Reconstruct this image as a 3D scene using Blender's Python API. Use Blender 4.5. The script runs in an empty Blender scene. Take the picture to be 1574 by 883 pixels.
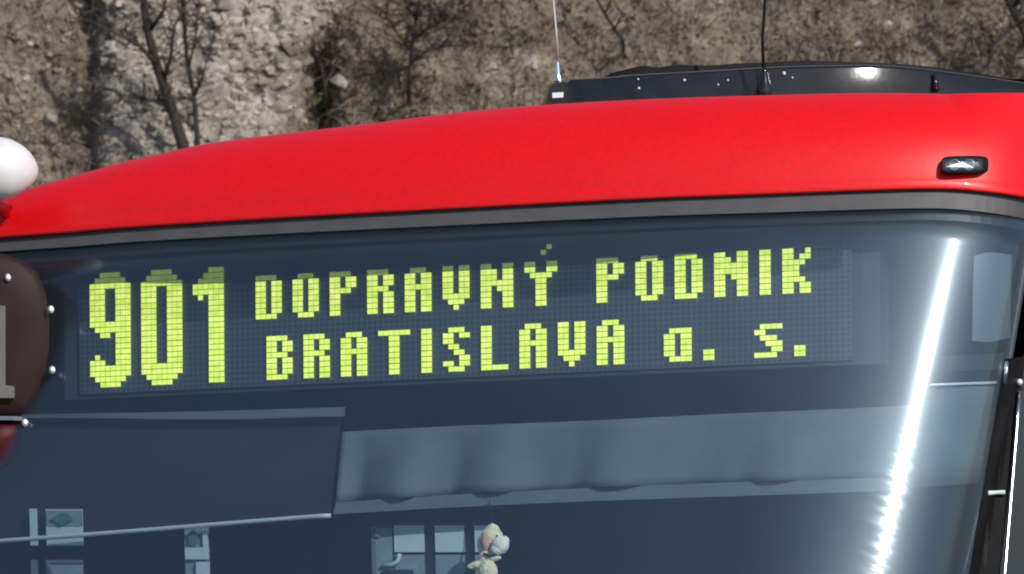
import bpy, bmesh, math, random
import numpy as np
from mathutils import Vector, Matrix, noise
random.seed(7)
R = math.radians
sc = bpy.context.scene
C = sc.collection

# ------------------------------------------------------------------ camera
W, H = 1574.0, 883.0
CAM = Vector((0, -15, 2.45)); AIM = Vector((0, 0, 2.77))
FWD = (AIM - CAM).normalized()
RT0 = Vector((1, 0, 0)); UP0 = RT0.cross(FWD)
ROLL = R(1.8)
RT = RT0 * math.cos(ROLL) - UP0 * math.sin(ROLL)
UP = UP0 * math.cos(ROLL) + RT0 * math.sin(ROLL)
FPX = (AIM - CAM).length * 887.0
cd = bpy.data.cameras.new('camera'); cam = bpy.data.objects.new('camera', cd); C.objects.link(cam)
m = Matrix((RT, UP, -FWD)).transposed().to_4x4(); m.translation = CAM
cam.matrix_world = m
cd.sensor_width = 36; cd.lens = FPX * 36 / W; cd.clip_end = 3000; cd.clip_start = .1
cd.dof.use_dof = True; cd.dof.focus_distance = 15.1; cd.dof.aperture_fstop = 36
sc.camera = cam

# ------------------------------------------------------------------ light
SUN_EL, SUN_AZ = 33.3, 36.3          # azimuth to the right of the direction back to the camera
S = Vector((math.cos(R(SUN_EL)) * math.sin(R(SUN_AZ)), -math.cos(R(SUN_EL)) * math.cos(R(SUN_AZ)), math.sin(R(SUN_EL))))
w = bpy.data.worlds.new('World'); sc.world = w; w.use_nodes = True
nt = w.node_tree; sky = nt.nodes.new('ShaderNodeTexSky'); sky.sky_type = 'NISHITA'; sky.sun_disc = False; sky.ozone_density = 2.5
sky.sun_elevation = R(SUN_EL); sky.sun_rotation = math.atan2(S.x, S.y)
nt.links.new(sky.outputs[0], nt.nodes['Background'].inputs[0]); nt.nodes['Background'].inputs[1].default_value = .13
sd = bpy.data.lights.new('sun', 'SUN'); sd.energy = 4.0; sd.angle = R(.53); sd.color = (1, .95, .88)
so = bpy.data.objects.new('sun', sd); C.objects.link(so); so.rotation_euler = S.to_track_quat('Z', 'Y').to_euler()
so.location = (8, -20, 20)
sc.view_settings.view_transform = 'Standard'; sc.view_settings.look = 'None'
sc.view_settings.exposure = 0; sc.view_settings.gamma = 1; sc.view_settings.use_curve_mapping = False
sc.cycles.filter_width = 2.0; sc.cycles.transparent_max_bounces = 24; sc.cycles.max_bounces = 10
sc.cycles.use_denoising = True

# ------------------------------------------------------------------ materials
def mat(name, col, rough=.5, metal=0, coat=0, var=0, vscale=30, bump=0, bscale=200, emit=None, estr=0, spec=.5):
    m = bpy.data.materials.new(name); m.use_nodes = True
    n = m.node_tree.nodes; l = m.node_tree.links; b = n['Principled BSDF']
    b.inputs['Base Color'].default_value = (*col, 1); b.inputs['Roughness'].default_value = rough
    b.inputs['Metallic'].default_value = metal; b.inputs['Coat Weight'].default_value = coat
    b.inputs['Coat Roughness'].default_value = .06
    b.inputs['Specular IOR Level'].default_value = spec
    tc = n.new('ShaderNodeTexCoord')
    if var:
        t = n.new('ShaderNodeTexNoise'); t.inputs['Scale'].default_value = vscale; t.inputs['Detail'].default_value = 6
        l.new(tc.outputs['Object'], t.inputs['Vector'])
        r = n.new('ShaderNodeValToRGB'); r.color_ramp.elements[0].position = .3; r.color_ramp.elements[1].position = .7
        r.color_ramp.elements[0].color = (*[c * (1 - var) for c in col], 1)
        r.color_ramp.elements[1].color = (*[min(1, c * (1 + var)) for c in col], 1)
        l.new(t.outputs[0], r.inputs[0]); l.new(r.outputs[0], b.inputs['Base Color'])
    if bump:
        t = n.new('ShaderNodeTexNoise'); t.inputs['Scale'].default_value = bscale; t.inputs['Detail'].default_value = 4
        l.new(tc.outputs['Object'], t.inputs['Vector'])
        bm = n.new('ShaderNodeBump'); bm.inputs['Strength'].default_value = bump; bm.inputs['Distance'].default_value = .01
        l.new(t.outputs[0], bm.inputs['Height']); l.new(bm.outputs[0], b.inputs['Normal'])
    if emit:
        b.inputs['Emission Color'].default_value = (*emit, 1); b.inputs['Emission Strength'].default_value = estr
    return m
M = {}
M['red'] = mat('red_paint', (.66, .002, .0045), .42, coat=.15, var=.07, vscale=90, bump=.03, bscale=300, spec=.40)
M['rubber'] = mat('grey_rubber', (.060, .060, .062), .6, var=.12, vscale=25)
M['frit'] = mat('black_edge_print', (.012, .013, .016), .45)
M['black'] = mat('black_plastic', (.007, .007, .008), .6, var=.3, vscale=40, spec=.12)
M['bolt'] = mat('worn_bright_bolt', (.95, .95, .95), .58, metal=1)
M['gloss_black'] = mat('glossy_black_plastic', (.010, .011, .013), .15, var=.3, vscale=30, bump=.02, bscale=60, spec=.4)
M['chrome'] = mat('chrome', (.75, .75, .75), .14, metal=1)
M['steel'] = mat('steel_whip', (.55, .53, .5), .4, metal=.6)
M['white'] = mat('white_plastic', (.62, .61, .62), .32, var=.04)
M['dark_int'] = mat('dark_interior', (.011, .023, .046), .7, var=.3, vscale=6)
M['housing'] = mat('display_housing', (.020, .031, .046), .6, var=.15, vscale=10)
M['blind'] = mat('grey_blind_cloth', (.105, .135, .148), .9, var=.12, vscale=14, bump=.2, bscale=300)
M['dark_blind'] = mat('dark_blind_mesh', (.006, .011, .016), .85, var=.2, vscale=14)
M['rail'] = mat('grey_rail', (.11, .13, .15), .5)
M['rod'] = mat('pale_rod', (.50, .56, .60), .4)
M['maroon'] = mat('maroon_plastic', (.020, .008, .009), .6, var=.25, vscale=12, bump=.05, spec=.2)
M['deep_red'] = mat('deep_red_plastic', (.045, .001, .003), .5, spec=.15)
M['numeral'] = mat('grey_numeral', (.12, .11, .108), .6, var=.1)
M['card'] = mat('pale_card', (.42, .52, .53), .7, var=.06)
M['card2'] = mat('dull_card', (.17, .23, .25), .7, var=.15, vscale=40)
M['green_ink'] = mat('green_ink', (.05, .14, .12), .7)
M['cream'] = mat('cream_plush', (.85, .76, .52), .95, var=.12, vscale=90, bump=.5, bscale=300)
M['plush_white'] = mat('white_plush', (.9, .88, .80), .95, var=.06, vscale=90, bump=.5, bscale=300)
M['plush_pink'] = mat('pink_plush', (.62, .34, .24), .95, var=.1, vscale=90)
M['tyre'] = mat('tyre_rubber', (.02, .02, .02), .8)
M['asphalt'] = mat('asphalt', (.05, .05, .05), .9, var=.2, vscale=3, bump=.3, bscale=80)
M['soil'] = mat('soil', (.16, .13, .10), .95, var=.3, vscale=1.5, bump=.4, bscale=8)
M['bark'] = mat('grey_bark', (.024, .020, .018), .9, var=.35, vscale=25, bump=.5, bscale=60)
M['twig'] = mat('dark_twigs', (.085, .068, .055), .9, var=.35, vscale=3)
M['straw'] = mat('dry_grass', (.29, .235, .16), .9, var=.35, vscale=3)
M['pale_twig'] = mat('pale_twigs', (.36, .32, .27), .9, var=.3, vscale=3)
M['leaf'] = mat('green_leaf', (.07, .105, .03), .8, var=.3, vscale=10)
M['litter'] = mat('dead_leaves', (.18, .135, .09), .95, var=.4, vscale=5)
for i, c in enumerate([(.40, .352, .30), (.34, .297, .25), (.46, .41, .35), (.28, .24, .20)]):
    M['stone%d' % i] = mat('stone_%d' % i, c, .95, var=.3, vscale=18, bump=.7, bscale=45)

def glass_mat(name, tint, refl=1.0, haze=.012):
    m = bpy.data.materials.new(name); m.use_nodes = True; n = m.node_tree.nodes; l = m.node_tree.links
    n.clear(); out = n.new('ShaderNodeOutputMaterial')
    tr = n.new('ShaderNodeBsdfTransparent'); tr.inputs[0].default_value = (*tint, 1)
    g1 = n.new('ShaderNodeBsdfGlossy'); g1.inputs['Roughness'].default_value = .11
    g2 = n.new('ShaderNodeBsdfGlossy'); g2.inputs['Roughness'].default_value = .36
    # wiper-worn glass: fine arcs of scratches inside the swept circle, dust outside it
    def mth(op, x, y=None, z=None):
        k = n.new('ShaderNodeMath'); k.operation = op
        for q, v in enumerate((x, y, z)):
            if v is None: continue
            if isinstance(v, (int, float)): k.inputs[q].default_value = v
            else: l.new(v, k.inputs[q])
        return k.outputs[0]
    tc = n.new('ShaderNodeTexCoord'); sp = n.new('ShaderNodeSeparateXYZ'); l.new(tc.outputs['Object'], sp.inputs[0])
    dx = mth('SUBTRACT', sp.outputs[0], .2); dz = mth('SUBTRACT', sp.outputs[2], 1.4)
    dist = mth('SQRT', mth('ADD', mth('MULTIPLY', dx, dx), mth('MULTIPLY', dz, dz))); ang = mth('ARCTAN2', dx, dz)
    cx = n.new('ShaderNodeCombineXYZ'); l.new(mth('MULTIPLY', dist, 75), cx.inputs[0]); l.new(mth('MULTIPLY', ang, 9), cx.inputs[1])
    no = n.new('ShaderNodeTexNoise'); no.inputs['Scale'].default_value = 1; no.inputs['Detail'].default_value = 7; no.inputs['Roughness'].default_value = .7
    l.new(cx.outputs[0], no.inputs['Vector'])
    du = n.new('ShaderNodeTexNoise'); du.inputs['Scale'].default_value = 7; du.inputs['Detail'].default_value = 9; l.new(tc.outputs['Object'], du.inputs['Vector'])
    sw = n.new('ShaderNodeMapRange'); sw.interpolation_type = 'SMOOTHSTEP'; sw.inputs[1].default_value = 1.16; sw.inputs[2].default_value = 1.30; sw.inputs[3].default_value = 1; sw.inputs[4].default_value = 0
    l.new(mth('ADD', dist, mth('MULTIPLY', du.outputs[0], .06)), sw.inputs[0]); swept = sw.outputs[0]
    sc_ = n.new('ShaderNodeMapRange'); sc_.inputs[1].default_value = .40; sc_.inputs[2].default_value = .66; l.new(no.outputs[0], sc_.inputs[0])
    r_in = mth('MULTIPLY_ADD', sc_.outputs[0], .105, .055); r_out = mth('MULTIPLY_ADD', du.outputs[0], .05, .050)
    l.new(mth('ADD', mth('MULTIPLY', swept, r_in), mth('MULTIPLY', mth('SUBTRACT', 1, swept), r_out)), g1.inputs['Roughness'])
    g3 = n.new('ShaderNodeBsdfGlossy'); g3.inputs['Roughness'].default_value = .52; g2.inputs['Roughness'].default_value = .24
    ma = n.new('ShaderNodeMixShader'); ma.inputs[0].default_value = .82; g2.inputs[0].default_value = (.8, .92, 1, 1); g3.inputs[0].default_value = (.58, .80, 1, 1); g1.inputs[0].default_value = (.8, .92, 1, 1); l.new(g2.outputs[0], ma.inputs[1]); l.new(g3.outputs[0], ma.inputs[2])
    mg = n.new('ShaderNodeMixShader'); mg.inputs[0].default_value = .52
    l.new(g1.outputs[0], mg.inputs[1]); l.new(ma.outputs[0], mg.inputs[2])
    fr = n.new('ShaderNodeFresnel'); ge = n.new('ShaderNodeNewGeometry')   # same reflectance on both faces of the pane
    io = n.new('ShaderNodeMath'); io.operation = 'MULTIPLY_ADD'; io.inputs[1].default_value = 1 / 1.5 - 1.5; io.inputs[2].default_value = 1.5
    l.new(ge.outputs['Backfacing'], io.inputs[0]); l.new(io.outputs[0], fr.inputs[0])
    bp = n.new('ShaderNodeBump'); bp.inputs['Strength'].default_value = .10; bp.inputs['Distance'].default_value = .002
    l.new(mth('MULTIPLY', no.outputs[0], swept), bp.inputs['Height']); l.new(bp.outputs[0], g1.inputs['Normal'])
    mu = n.new('ShaderNodeMath'); mu.operation = 'MULTIPLY'; mu.inputs[1].default_value = refl; l.new(fr.outputs[0], mu.inputs[0])
    mx = n.new('ShaderNodeMixShader'); l.new(mu.outputs[0], mx.inputs[0]); l.new(tr.outputs[0], mx.inputs[1]); l.new(mg.outputs[0], mx.inputs[2])
    df = n.new('ShaderNodeBsdfDiffuse'); df.inputs[0].default_value = (.55, .58, .6, 1)
    m2 = n.new('ShaderNodeMixShader'); l.new(mth('MULTIPLY', mth('MULTIPLY_ADD', swept, -.6, 1.0), mth('MULTIPLY', du.outputs[0], haze * 2)), m2.inputs[0])
    l.new(mx.outputs[0], m2.inputs[1]); l.new(df.outputs[0], m2.inputs[2]); l.new(m2.outputs[0], out.inputs[0])
    return m
M['glass'] = glass_mat('windscreen_glass', (.85, .89, .915), refl=1.7, haze=.005)
M['side_glass'] = glass_mat('dark_side_glass', (.25, .28, .3))
M['lens'] = glass_mat('clear_lens', (.9, .9, .9), haze=.05)
def film_mat():
    m = bpy.data.materials.new('tint_film'); m.use_nodes = True; n = m.node_tree.nodes; l = m.node_tree.links; n.clear()
    out = n.new('ShaderNodeOutputMaterial'); t = n.new('ShaderNodeBsdfTransparent'); t.inputs[0].default_value = (.46, .50, .50, 1)
    l.new(t.outputs[0], out.inputs[0]); return m
M['film'] = film_mat()
def led_mat():
    m = mat('lit_led', (.3, .4, .05), .5); n = m.node_tree.nodes; l = m.node_tree.links; b = n['Principled BSDF']
    tc = n.new('ShaderNodeTexCoord'); t = n.new('ShaderNodeTexNoise'); t.inputs['Scale'].default_value = 70; t.inputs['Detail'].default_value = 3
    l.new(tc.outputs['Object'], t.inputs['Vector'])
    r = n.new('ShaderNodeValToRGB'); r.color_ramp.elements[0].position = .35; r.color_ramp.elements[1].position = .68
    r.color_ramp.elements[0].color = (.64, .82, .05, 1); r.color_ramp.elements[1].color = (1.0, 1.0, .22, 1)
    l.new(t.outputs[0], r.inputs[0]); l.new(r.outputs[0], b.inputs['Emission Color']); b.inputs['Emission Strength'].default_value = 1.25
    return m
M['led'] = led_mat()
def matrix_mat():
    m = mat('unlit_led_matrix', (.02, .028, .036), .55); n = m.node_tree.nodes; l = m.node_tree.links; b = n['Principled BSDF']
    uv = n.new('ShaderNodeUVMap'); sp = n.new('ShaderNodeSeparateXYZ'); l.new(uv.outputs[0], sp.inputs[0])
    outs = []
    for k in (0, 1):
        f = n.new('ShaderNodeMath'); f.operation = 'FRACT'; l.new(sp.outputs[k], f.inputs[0])
        a = n.new('ShaderNodeMath'); a.operation = 'SUBTRACT'; a.inputs[1].default_value = .5; l.new(f.outputs[0], a.inputs[0])
        c = n.new('ShaderNodeMath'); c.operation = 'ABSOLUTE'; l.new(a.outputs[0], c.inputs[0])
        d = n.new('ShaderNodeMath'); d.operation = 'GREATER_THAN'; d.inputs[1].default_value = .36; l.new(c.outputs[0], d.inputs[0]); outs.append(d)
    mx = n.new('ShaderNodeMath'); mx.operation = 'MAXIMUM'; l.new(outs[0].outputs[0], mx.inputs[0]); l.new(outs[1].outputs[0], mx.inputs[1])
    r = n.new('ShaderNodeMixRGB'); r.inputs[1].default_value = (.022, .034, .042, 1); r.inputs[2].default_value = (.058, .075, .092, 1)
    l.new(mx.outputs[0], r.inputs[0]); l.new(r.outputs[0], b.inputs['Base Color']); return m
M['matrix'] = matrix_mat()

# ------------------------------------------------------------------ helpers
def link(name, bm, material, parent=None, smooth=False, mats=None):
    me = bpy.data.meshes.new(name); bm.normal_update(); bm.to_mesh(me); bm.free()
    o = bpy.data.objects.new(name, me); C.objects.link(o)
    for mm in (mats or [material]): me.materials.append(M[mm] if isinstance(mm, str) else mm)
    if smooth:
        me.polygons.foreach_set('use_smooth', [True] * len(me.polygons))
    if parent: o.parent = parent
    return o
def empty(name, loc=(0, 0, 0), parent=None):
    o = bpy.data.objects.new(name, None); C.objects.link(o); o.location = loc; o.empty_display_size = .1
    if parent: o.parent = parent
    return o
def tag(o, label=None, cat=None, group=None, kind=None):
    if label: o['label'] = label
    if cat: o['category'] = cat
    if group: o['group'] = group
    if kind: o['kind'] = kind
    return o
def grid(bm, rows, uvs=None):
    """rows: list of lists of points; makes quads"""
    vs = [[bm.verts.new(p) for p in r] for r in rows]
    ul = bm.loops.layers.uv.verify() if uvs else None
    for j in range(len(vs) - 1):
        for i in range(len(vs[0]) - 1):
            f = bm.faces.new((vs[j][i], vs[j][i + 1], vs[j + 1][i + 1], vs[j + 1][i]))
            if uvs:
                for lp, (a, b) in zip(f.loops, ((j, i), (j, i + 1), (j + 1, i + 1), (j + 1, i))): lp[ul].uv = uvs[a][b]
    return vs
def slab(bm, front, back):
    """solid between two equal grids of points"""
    a = grid(bm, front); b = grid(bm, back)
    n, k = len(a), len(a[0])
    for i in range(k - 1):
        bm.faces.new((a[0][i + 1], a[0][i], b[0][i], b[0][i + 1])); bm.faces.new((a[n-1][i], a[n-1][i + 1], b[n-1][i + 1], b[n-1][i]))
    for j in range(n - 1):
        bm.faces.new((a[j][0], a[j + 1][0], b[j + 1][0], b[j][0])); bm.faces.new((a[j + 1][k-1], a[j][k-1], b[j][k-1], b[j + 1][k-1]))
    bmesh.ops.recalc_face_normals(bm, faces=bm.faces)
def tube(bm, pts, rad, n=8):
    pts = [Vector(p) for p in pts]; rings = []
    if not isinstance(rad, (list, tuple)): rad = [rad] * len(pts)
    for i, p in enumerate(pts):
        d = (pts[min(i + 1, len(pts) - 1)] - pts[max(i - 1, 0)]).normalized()
        u = d.cross(Vector((.31, .9, .2))).normalized(); v = d.cross(u)
        rings.append([bm.verts.new(p + (u * math.cos(2 * math.pi * k / n) + v * math.sin(2 * math.pi * k / n)) * rad[i]) for k in range(n)])
    for a, b in zip(rings, rings[1:]):
        for k in range(n): bm.faces.new((a[k], a[(k + 1) % n], b[(k + 1) % n], b[k]))
    bm.faces.new(rings[0][::-1]); bm.faces.new(rings[-1])
def lathe(bm, prof, base, axis=Vector((0, 0, 1)), n=20):
    axis = Vector(axis).normalized(); u = axis.orthogonal().normalized(); v = axis.cross(u); rings = []
    for r, h in prof:
        rings.append([bm.verts.new(Vector(base) + axis * h + (u * math.cos(2 * math.pi * k / n) + v * math.sin(2 * math.pi * k / n)) * max(r, 1e-4)) for k in range(n)])
    for a, b in zip(rings, rings[1:]):
        for k in range(n): bm.faces.new((a[k], a[(k + 1) % n], b[(k + 1) % n], b[k]))
    bm.faces.new(rings[0][::-1]); bm.faces.new(rings[-1])
def ball(bm, c, r, sc3=(1, 1, 1), seg=16):
    bmesh.ops.create_uvsphere(bm, u_segments=seg, v_segments=seg // 2 + 2, radius=1,
                              matrix=Matrix.Translation(c) @ Matrix.Diagonal((r * sc3[0], r * sc3[1], r * sc3[2], 1)))
def lerp_tab(tab, x):
    return float(np.interp(x, [a for a, b in tab], [b for a, b in tab]))
def smooth_tab(tab, x):
    xs = [a for a, b in tab]; ys = [b for a, b in tab]
    if x <= xs[0]: return ys[0]
    if x >= xs[-1]: return ys[-1]
    i = max(k for k in range(len(xs) - 1) if xs[k] <= x)
    def sl(k):
        if k == 0: return (ys[1] - ys[0]) / (xs[1] - xs[0])
        if k == len(xs) - 1: return (ys[-1] - ys[-2]) / (xs[-1] - xs[-2])
        return (ys[k + 1] - ys[k - 1]) / (xs[k + 1] - xs[k - 1])
    h = xs[i + 1] - xs[i]; t = (x - xs[i]) / h
    return (2*t**3-3*t*t+1)*ys[i] + (t**3-2*t*t+t)*h*sl(i) + (-2*t**3+3*t*t)*ys[i+1] + (t**3-t*t)*h*sl(i+1)

# ------------------------------------------------------------------ bus front surface
def ray(u, v):
    return FWD + RT * ((u - 787) / FPX) + UP * ((441.5 - v) / FPX)
def at(u, v, y):
    d = ray(u, v); return CAM + d * ((y - CAM.y) / d.y)
BA = R(15); AX = Vector((math.sin(BA), math.cos(BA), 0))          # bus axis, pointing to its rear
PHI = [(-1.30, -34), (-1.1, -31), (-.74, -27), (-.43, -23), (-.1, -18), (.24, -12), (.52, -4.5), (.63, 2), (.735, 14), (.80, 30), (.86, 52), (.91, 70), (.93, 75)]
plan = []                                                        # (x, y, phi) left corner ... right corner
def build_plan():
    xs = np.linspace(-1.30, .93, 500); y = 0; pts = []
    for i, x in enumerate(xs):
        ph = smooth_tab(PHI, x)
        if i: y += math.tan(R((ph + pts[-1][2]) / 2)) * (x - xs[i - 1])
        pts.append([x, y, ph])
    y0 = float(np.interp(.5, xs, [p[1] for p in pts]))
    for p in pts: p[1] -= y0
    # left corner: turn on from -34 to -105 degrees
    x, yy, ph = pts[0]; left = []
    for k in range(1, 25):
        a = -34 - 71 * k / 24; x -= .012 * math.cos(R(a)); yy -= .012 * math.sin(R(a)); left.append([x, yy, a])
    le = left[-1]
    left.append([le[0] + AX.x * 10.5, le[1] + AX.y * 10.5, -105])
    re = pts[-1]
    right = [[re[0] + AX.x * 10.6, re[1] + AX.y * 10.6, 75]]
    return left[::-1] + pts + right
plan = build_plan()
PX = np.array([p[0] for p in plan[1:-1]]); PY = np.array([p[1] for p in plan[1:-1]]); PF = np.array([p[2] for p in plan[1:-1]])
NF = len(PX)
Z0 = 2.72                                                        # height where the plan holds as drawn
def lean(z):
    # windscreen leans back about 20 degrees, more upright further down
    if z > 2.1: return (z - Z0) * math.tan(R(22.3)) + (.11 if z > Z0 else .04) * (z - Z0) ** 2
    return (2.1 - Z0) * math.tan(R(22.3)) + .04 * (2.1 - Z0) ** 2 + (z - 2.1) * math.tan(R(7))
def shear(x, z):
    t = min(1, max(0, (x - .30) / .38)); return .165 * (z - Z0) * t * t * (3 - 2 * t) if z > 2.0 else .165 * (2.0 - Z0) * t * t * (3 - 2 * t)
SH = {}
def surf_i(i, z):
    """point of the front skin at plan index i (float) and height z"""
    x = float(np.interp(i, range(NF), PX)); y = float(np.interp(i, range(NF), PY))
    L = lean(z)
    return Vector((x + shear(x, z) + AX.x * L, y + AX.y * L, z))
FR0 = 24                                                         # first index of the front proper
ARx = np.arange(NF)
def surf(u, v, off=0.0, full=False):
    """pixel -> point on the front skin pushed off metres back along the axis"""
    y = 0.0
    for _ in range(14):
        p = at(u, v, y); L = lean(p.z)
        tx = p.x - AX.x * (L + off)
        xs = tx
        for _k in range(4): xs = tx - shear(xs, p.z)
        xs = min(.92, max(-1.3, xs))
        i = float(np.interp(xs, PX[FR0:], ARx[FR0:]))
        ny = float(np.interp(i, ARx, PY)) + AX.y * (L + off)
        y = y + .8 * (ny - y)
    p = at(u, v, y)
    return (p, i) if full else p
def patch(edges, off, thick, nu=24, nv=2, fold=None):
    """solid piece parallel to the screen: edges = (top table, bottom table) of (u, v)"""
    top, bot = edges
    fr, bk = [], []
    u0, u1 = top[0][0], top[-1][0]; b0, b1 = bot[0][0], bot[-1][0]
    for j in range(nv + 1):
        rf, rb = [], []
        for i in range(nu + 1):
            t = i / nu; ut = u0 + (u1 - u0) * t; ub = b0 + (b1 - b0) * t
            vt = smooth_tab(top, ut); vb = smooth_tab(bot, ub)
            s = j / nv; uu = ut + (ub - ut) * s; vv = vt + (vb - vt) * s
            o = off + (fold(t, s) if fold else 0)
            rf.append(surf(uu, vv, o)); rb.append(rf[-1] + AX * thick)
        fr.append(rf); bk.append(rb)
    bm = bmesh.new(); slab(bm, fr, bk); return bm

# ------------------------------------------------------------------ ground, road, hillside
def plane(name, x0, x1, y0, y1, z, mm):
    bm = bmesh.new(); grid(bm, [[(x0, y0, z), (x1, y0, z)], [(x0, y1, z), (x1, y1, z)]]); o = link(name, bm, mm)
    return tag(o, kind='structure')
plane('ground', -900, 900, -900, 900, -.012, 'soil')
plane('road', -120, 120, -24, 21, 0, 'asphalt')
def sstep(a, b, x):
    t = min(1, max(0, (x - a) / (b - a))); return t * t * (3 - 2 * t)
HS = 304.0
def hill_uv(x, z):
    """approximate picture column and row for a hill point (used to lay out rock and brush zones)"""
    d = Vector((x, 26 + .6 * z, z)) - CAM; k = d.dot(FWD)
    return 787 + FPX * d.dot(RT) / k, 441.5 - FPX * d.dot(UP) / k
def hill_y(x, z):
    u, v = hill_uv(x, z)
    y = 26 + .6 * z
    y += .9 * noise.noise((x * .16, z * .2, 3)) + .35 * noise.noise((x * .6, z * .5, 9))
    uj = u + 45 * noise.noise((z * 3.1, 5, 5)) + 18 * noise.noise((z * 9, 2, 5))
    out = sstep(105, 185, uj) * (1 - sstep(440, 520, u + .35 * (v - 100)))
    y -= .17 * out
    y += .10 * math.exp(-((u - 142) / 12) ** 2) + .35 * math.exp(-((u - 490) / 26) ** 2) * sstep(60, 130, v)
    y += .3 * math.exp(-((u - 650) / 70) ** 2) * (1 - sstep(40, 120, v))
    y += .10 * noise.noise((x * 2.1, z * 2.3, 1)) + .055 * noise.noise((x * 5.5, z * 6, 4)) + .03 * noise.noise((x * 13, z * 15, 7))
    y -= .035 * out * noise.noise((x * 17, z * 24, 2)) + .02 * noise.noise((x * 30, z * 34, 6))
    return y
def hill_pt(u, v):
    y = 28.8
    for _ in range(6):
        p = at(u, v, y); y += .7 * (hill_y(p.x, p.z) - y)
    p = at(u, v, y); return p
def hill():
    xs = sorted(set([-90, -60, -40, -26, -18, -13, -10] + list(np.round(np.arange(-8, -3.61, .07), 4)) + list(np.round(np.arange(-3.6, 3.61, .022), 4)) + list(np.round(np.arange(3.65, 8, .07), 4)) + [10, 13, 18, 26, 40, 60, 90]))
    zs = sorted(set([-.4, .3, 1, 1.7, 2.3, 2.8, 3.1, 3.3] + list(np.round(np.arange(3.45, 5.7, .022), 4)) + [5.9, 6.2, 6.6, 7.2, 8, 9, 10.5, 12, 14, 17, 20]))
    bm = bmesh.new(); rows = [[(x, hill_y(x, z), z) for x in xs] for z in zs]
    vs = grid(bm, rows)
    top = [bm.verts.new((x, 140, 34)) for x in xs]
    for i in range(len(xs) - 1): bm.faces.new((vs[-1][i], vs[-1][i + 1], top[i + 1], top[i]))
    cl = bm.verts.layers.float.new('rock')
    for v in bm.verts:
        u, vv = hill_uv(v.co.x, v.co.z)
        n = noise.noise((v.co.x * 1.6, v.co.z * 1.6, 12)) * .5
        f = sstep(140, 185, u + 25 * n) * (1 - sstep(420, 560, u + .4 * (vv - 60) + 90 * n))
        f = max(f, .22 * (1 - sstep(60, 150, u)) + .3 * n)
        f = max(f, .55 * math.exp(-((u - 790) / 70) ** 2 - ((vv - 110) / 30) ** 2))
        v[cl] = min(1, max(0, f))
    mt = bpy.data.materials.new('rock_and_soil'); mt.use_nodes = True; n = mt.node_tree.nodes; l = mt.node_tree.links; b = n['Principled BSDF']
    b.inputs['Roughness'].default_value = .95
    at_ = n.new('ShaderNodeAttribute'); at_.attribute_name = 'rock'; tc = n.new('ShaderNodeTexCoord')
    def noi(s, d=8):
        t = n.new('ShaderNodeTexNoise'); t.inputs['Scale'].default_value = s; t.inputs['Detail'].default_value = d; l.new(tc.outputs['Object'], t.inputs['Vector']); return t
    def ramp(src, a, ca, bq, cb):
        r = n.new('ShaderNodeValToRGB'); e = r.color_ramp.elements; e[0].position = a; e[1].position = bq; e[0].color = (*ca, 1); e[1].color = (*cb, 1)
        l.new(src, r.inputs[0]); return r
    n1, n2 = noi(7), noi(4.5)
    soil = ramp(n1.outputs[0], .35, (.085, .064, .046), .66, (.23, .187, .135))
    rock = ramp(n2.outputs[0], .38, (.15, .125, .105), .62, (.42, .372, .322))
    mx = n.new('ShaderNodeMixRGB'); l.new(at_.outputs['Fac'], mx.inputs[0]); l.new(soil.outputs[0], mx.inputs[1]); l.new(rock.outputs[0], mx.inputs[2])
    l.new(mx.outputs[0], b.inputs['Base Color'])
    n3 = noi(26, 6); bp = n.new('ShaderNodeBump'); bp.inputs['Strength'].default_value = 1; bp.inputs['Distance'].default_value = .05
    l.new(n3.outputs[0], bp.inputs['Height']); l.new(bp.outputs[0], b.inputs['Normal'])
    bmesh.ops.recalc_face_normals(bm, faces=bm.faces)
    return tag(link('hillside', bm, mt, smooth=False), kind='structure')
HILL = hill()

def stone_bm(bm, c, s3, rot, seed, sub=1):
    """angular block: a jittered box with its corners knocked off"""
    r = random.Random(seed); q = Matrix.Rotation(rot, 3, 'Y') @ Matrix.Rotation(r.uniform(-.6, .6), 3, 'X') @ Matrix.Rotation(r.uniform(0, 6), 3, 'Z')
    pts = []
    for x in (-1, 1):
        for y in (-1, 1):
            for z in (-1, 1):
                k = Vector((x, y, z)) * .72 + Vector((r.gauss(0, .2), r.gauss(0, .2), r.gauss(0, .2)))
                for ax in range(3):
                    d = Vector((0, 0, 0)); d[ax] = -k[ax] * r.uniform(.15, .55); pts.append(k + d)
    vs = []
    for p in pts:
        p = q @ p; vs.append(bm.verts.new(Vector((p.x * s3[0], p.y * s3[1], p.z * s3[2])) + c))
    h = bmesh.ops.convex_hull(bm, input=vs)
    dead = [g for g in h['geom_interior'] if isinstance(g, bmesh.types.BMVert)]
    if dead: bmesh.ops.delete(bm, geom=dead, context='VERTS')
stone_meshes = []
for k in range(20):
    bm = bmesh.new(); stone_bm(bm, Vector((0, 0, 0)), (1, 1, 1), 0, k + 50)
    me = bpy.data.meshes.new('stone'); bm.to_mesh(me); bm.free(); me.materials.append(M['stone%d' % (k % 4)]); stone_meshes.append(me)
def rock_density(u, v):
    n = noise.noise((u * .012, v * .012, 5))
    d = sstep(150, 190, u + 20 * n) * (1 - sstep(430, 560, u + .5 * (v - 60) + 60 * n))
    d = max(d, .28 * (1 - sstep(90, 160, u)) * (.6 + n))
    d = max(d, .5 * math.exp(-((u - 790) / 60) ** 2 - ((v - 112) / 25) ** 2))
    return max(d, .03)
rs = random.Random(3); placed = 0; big = []
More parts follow.
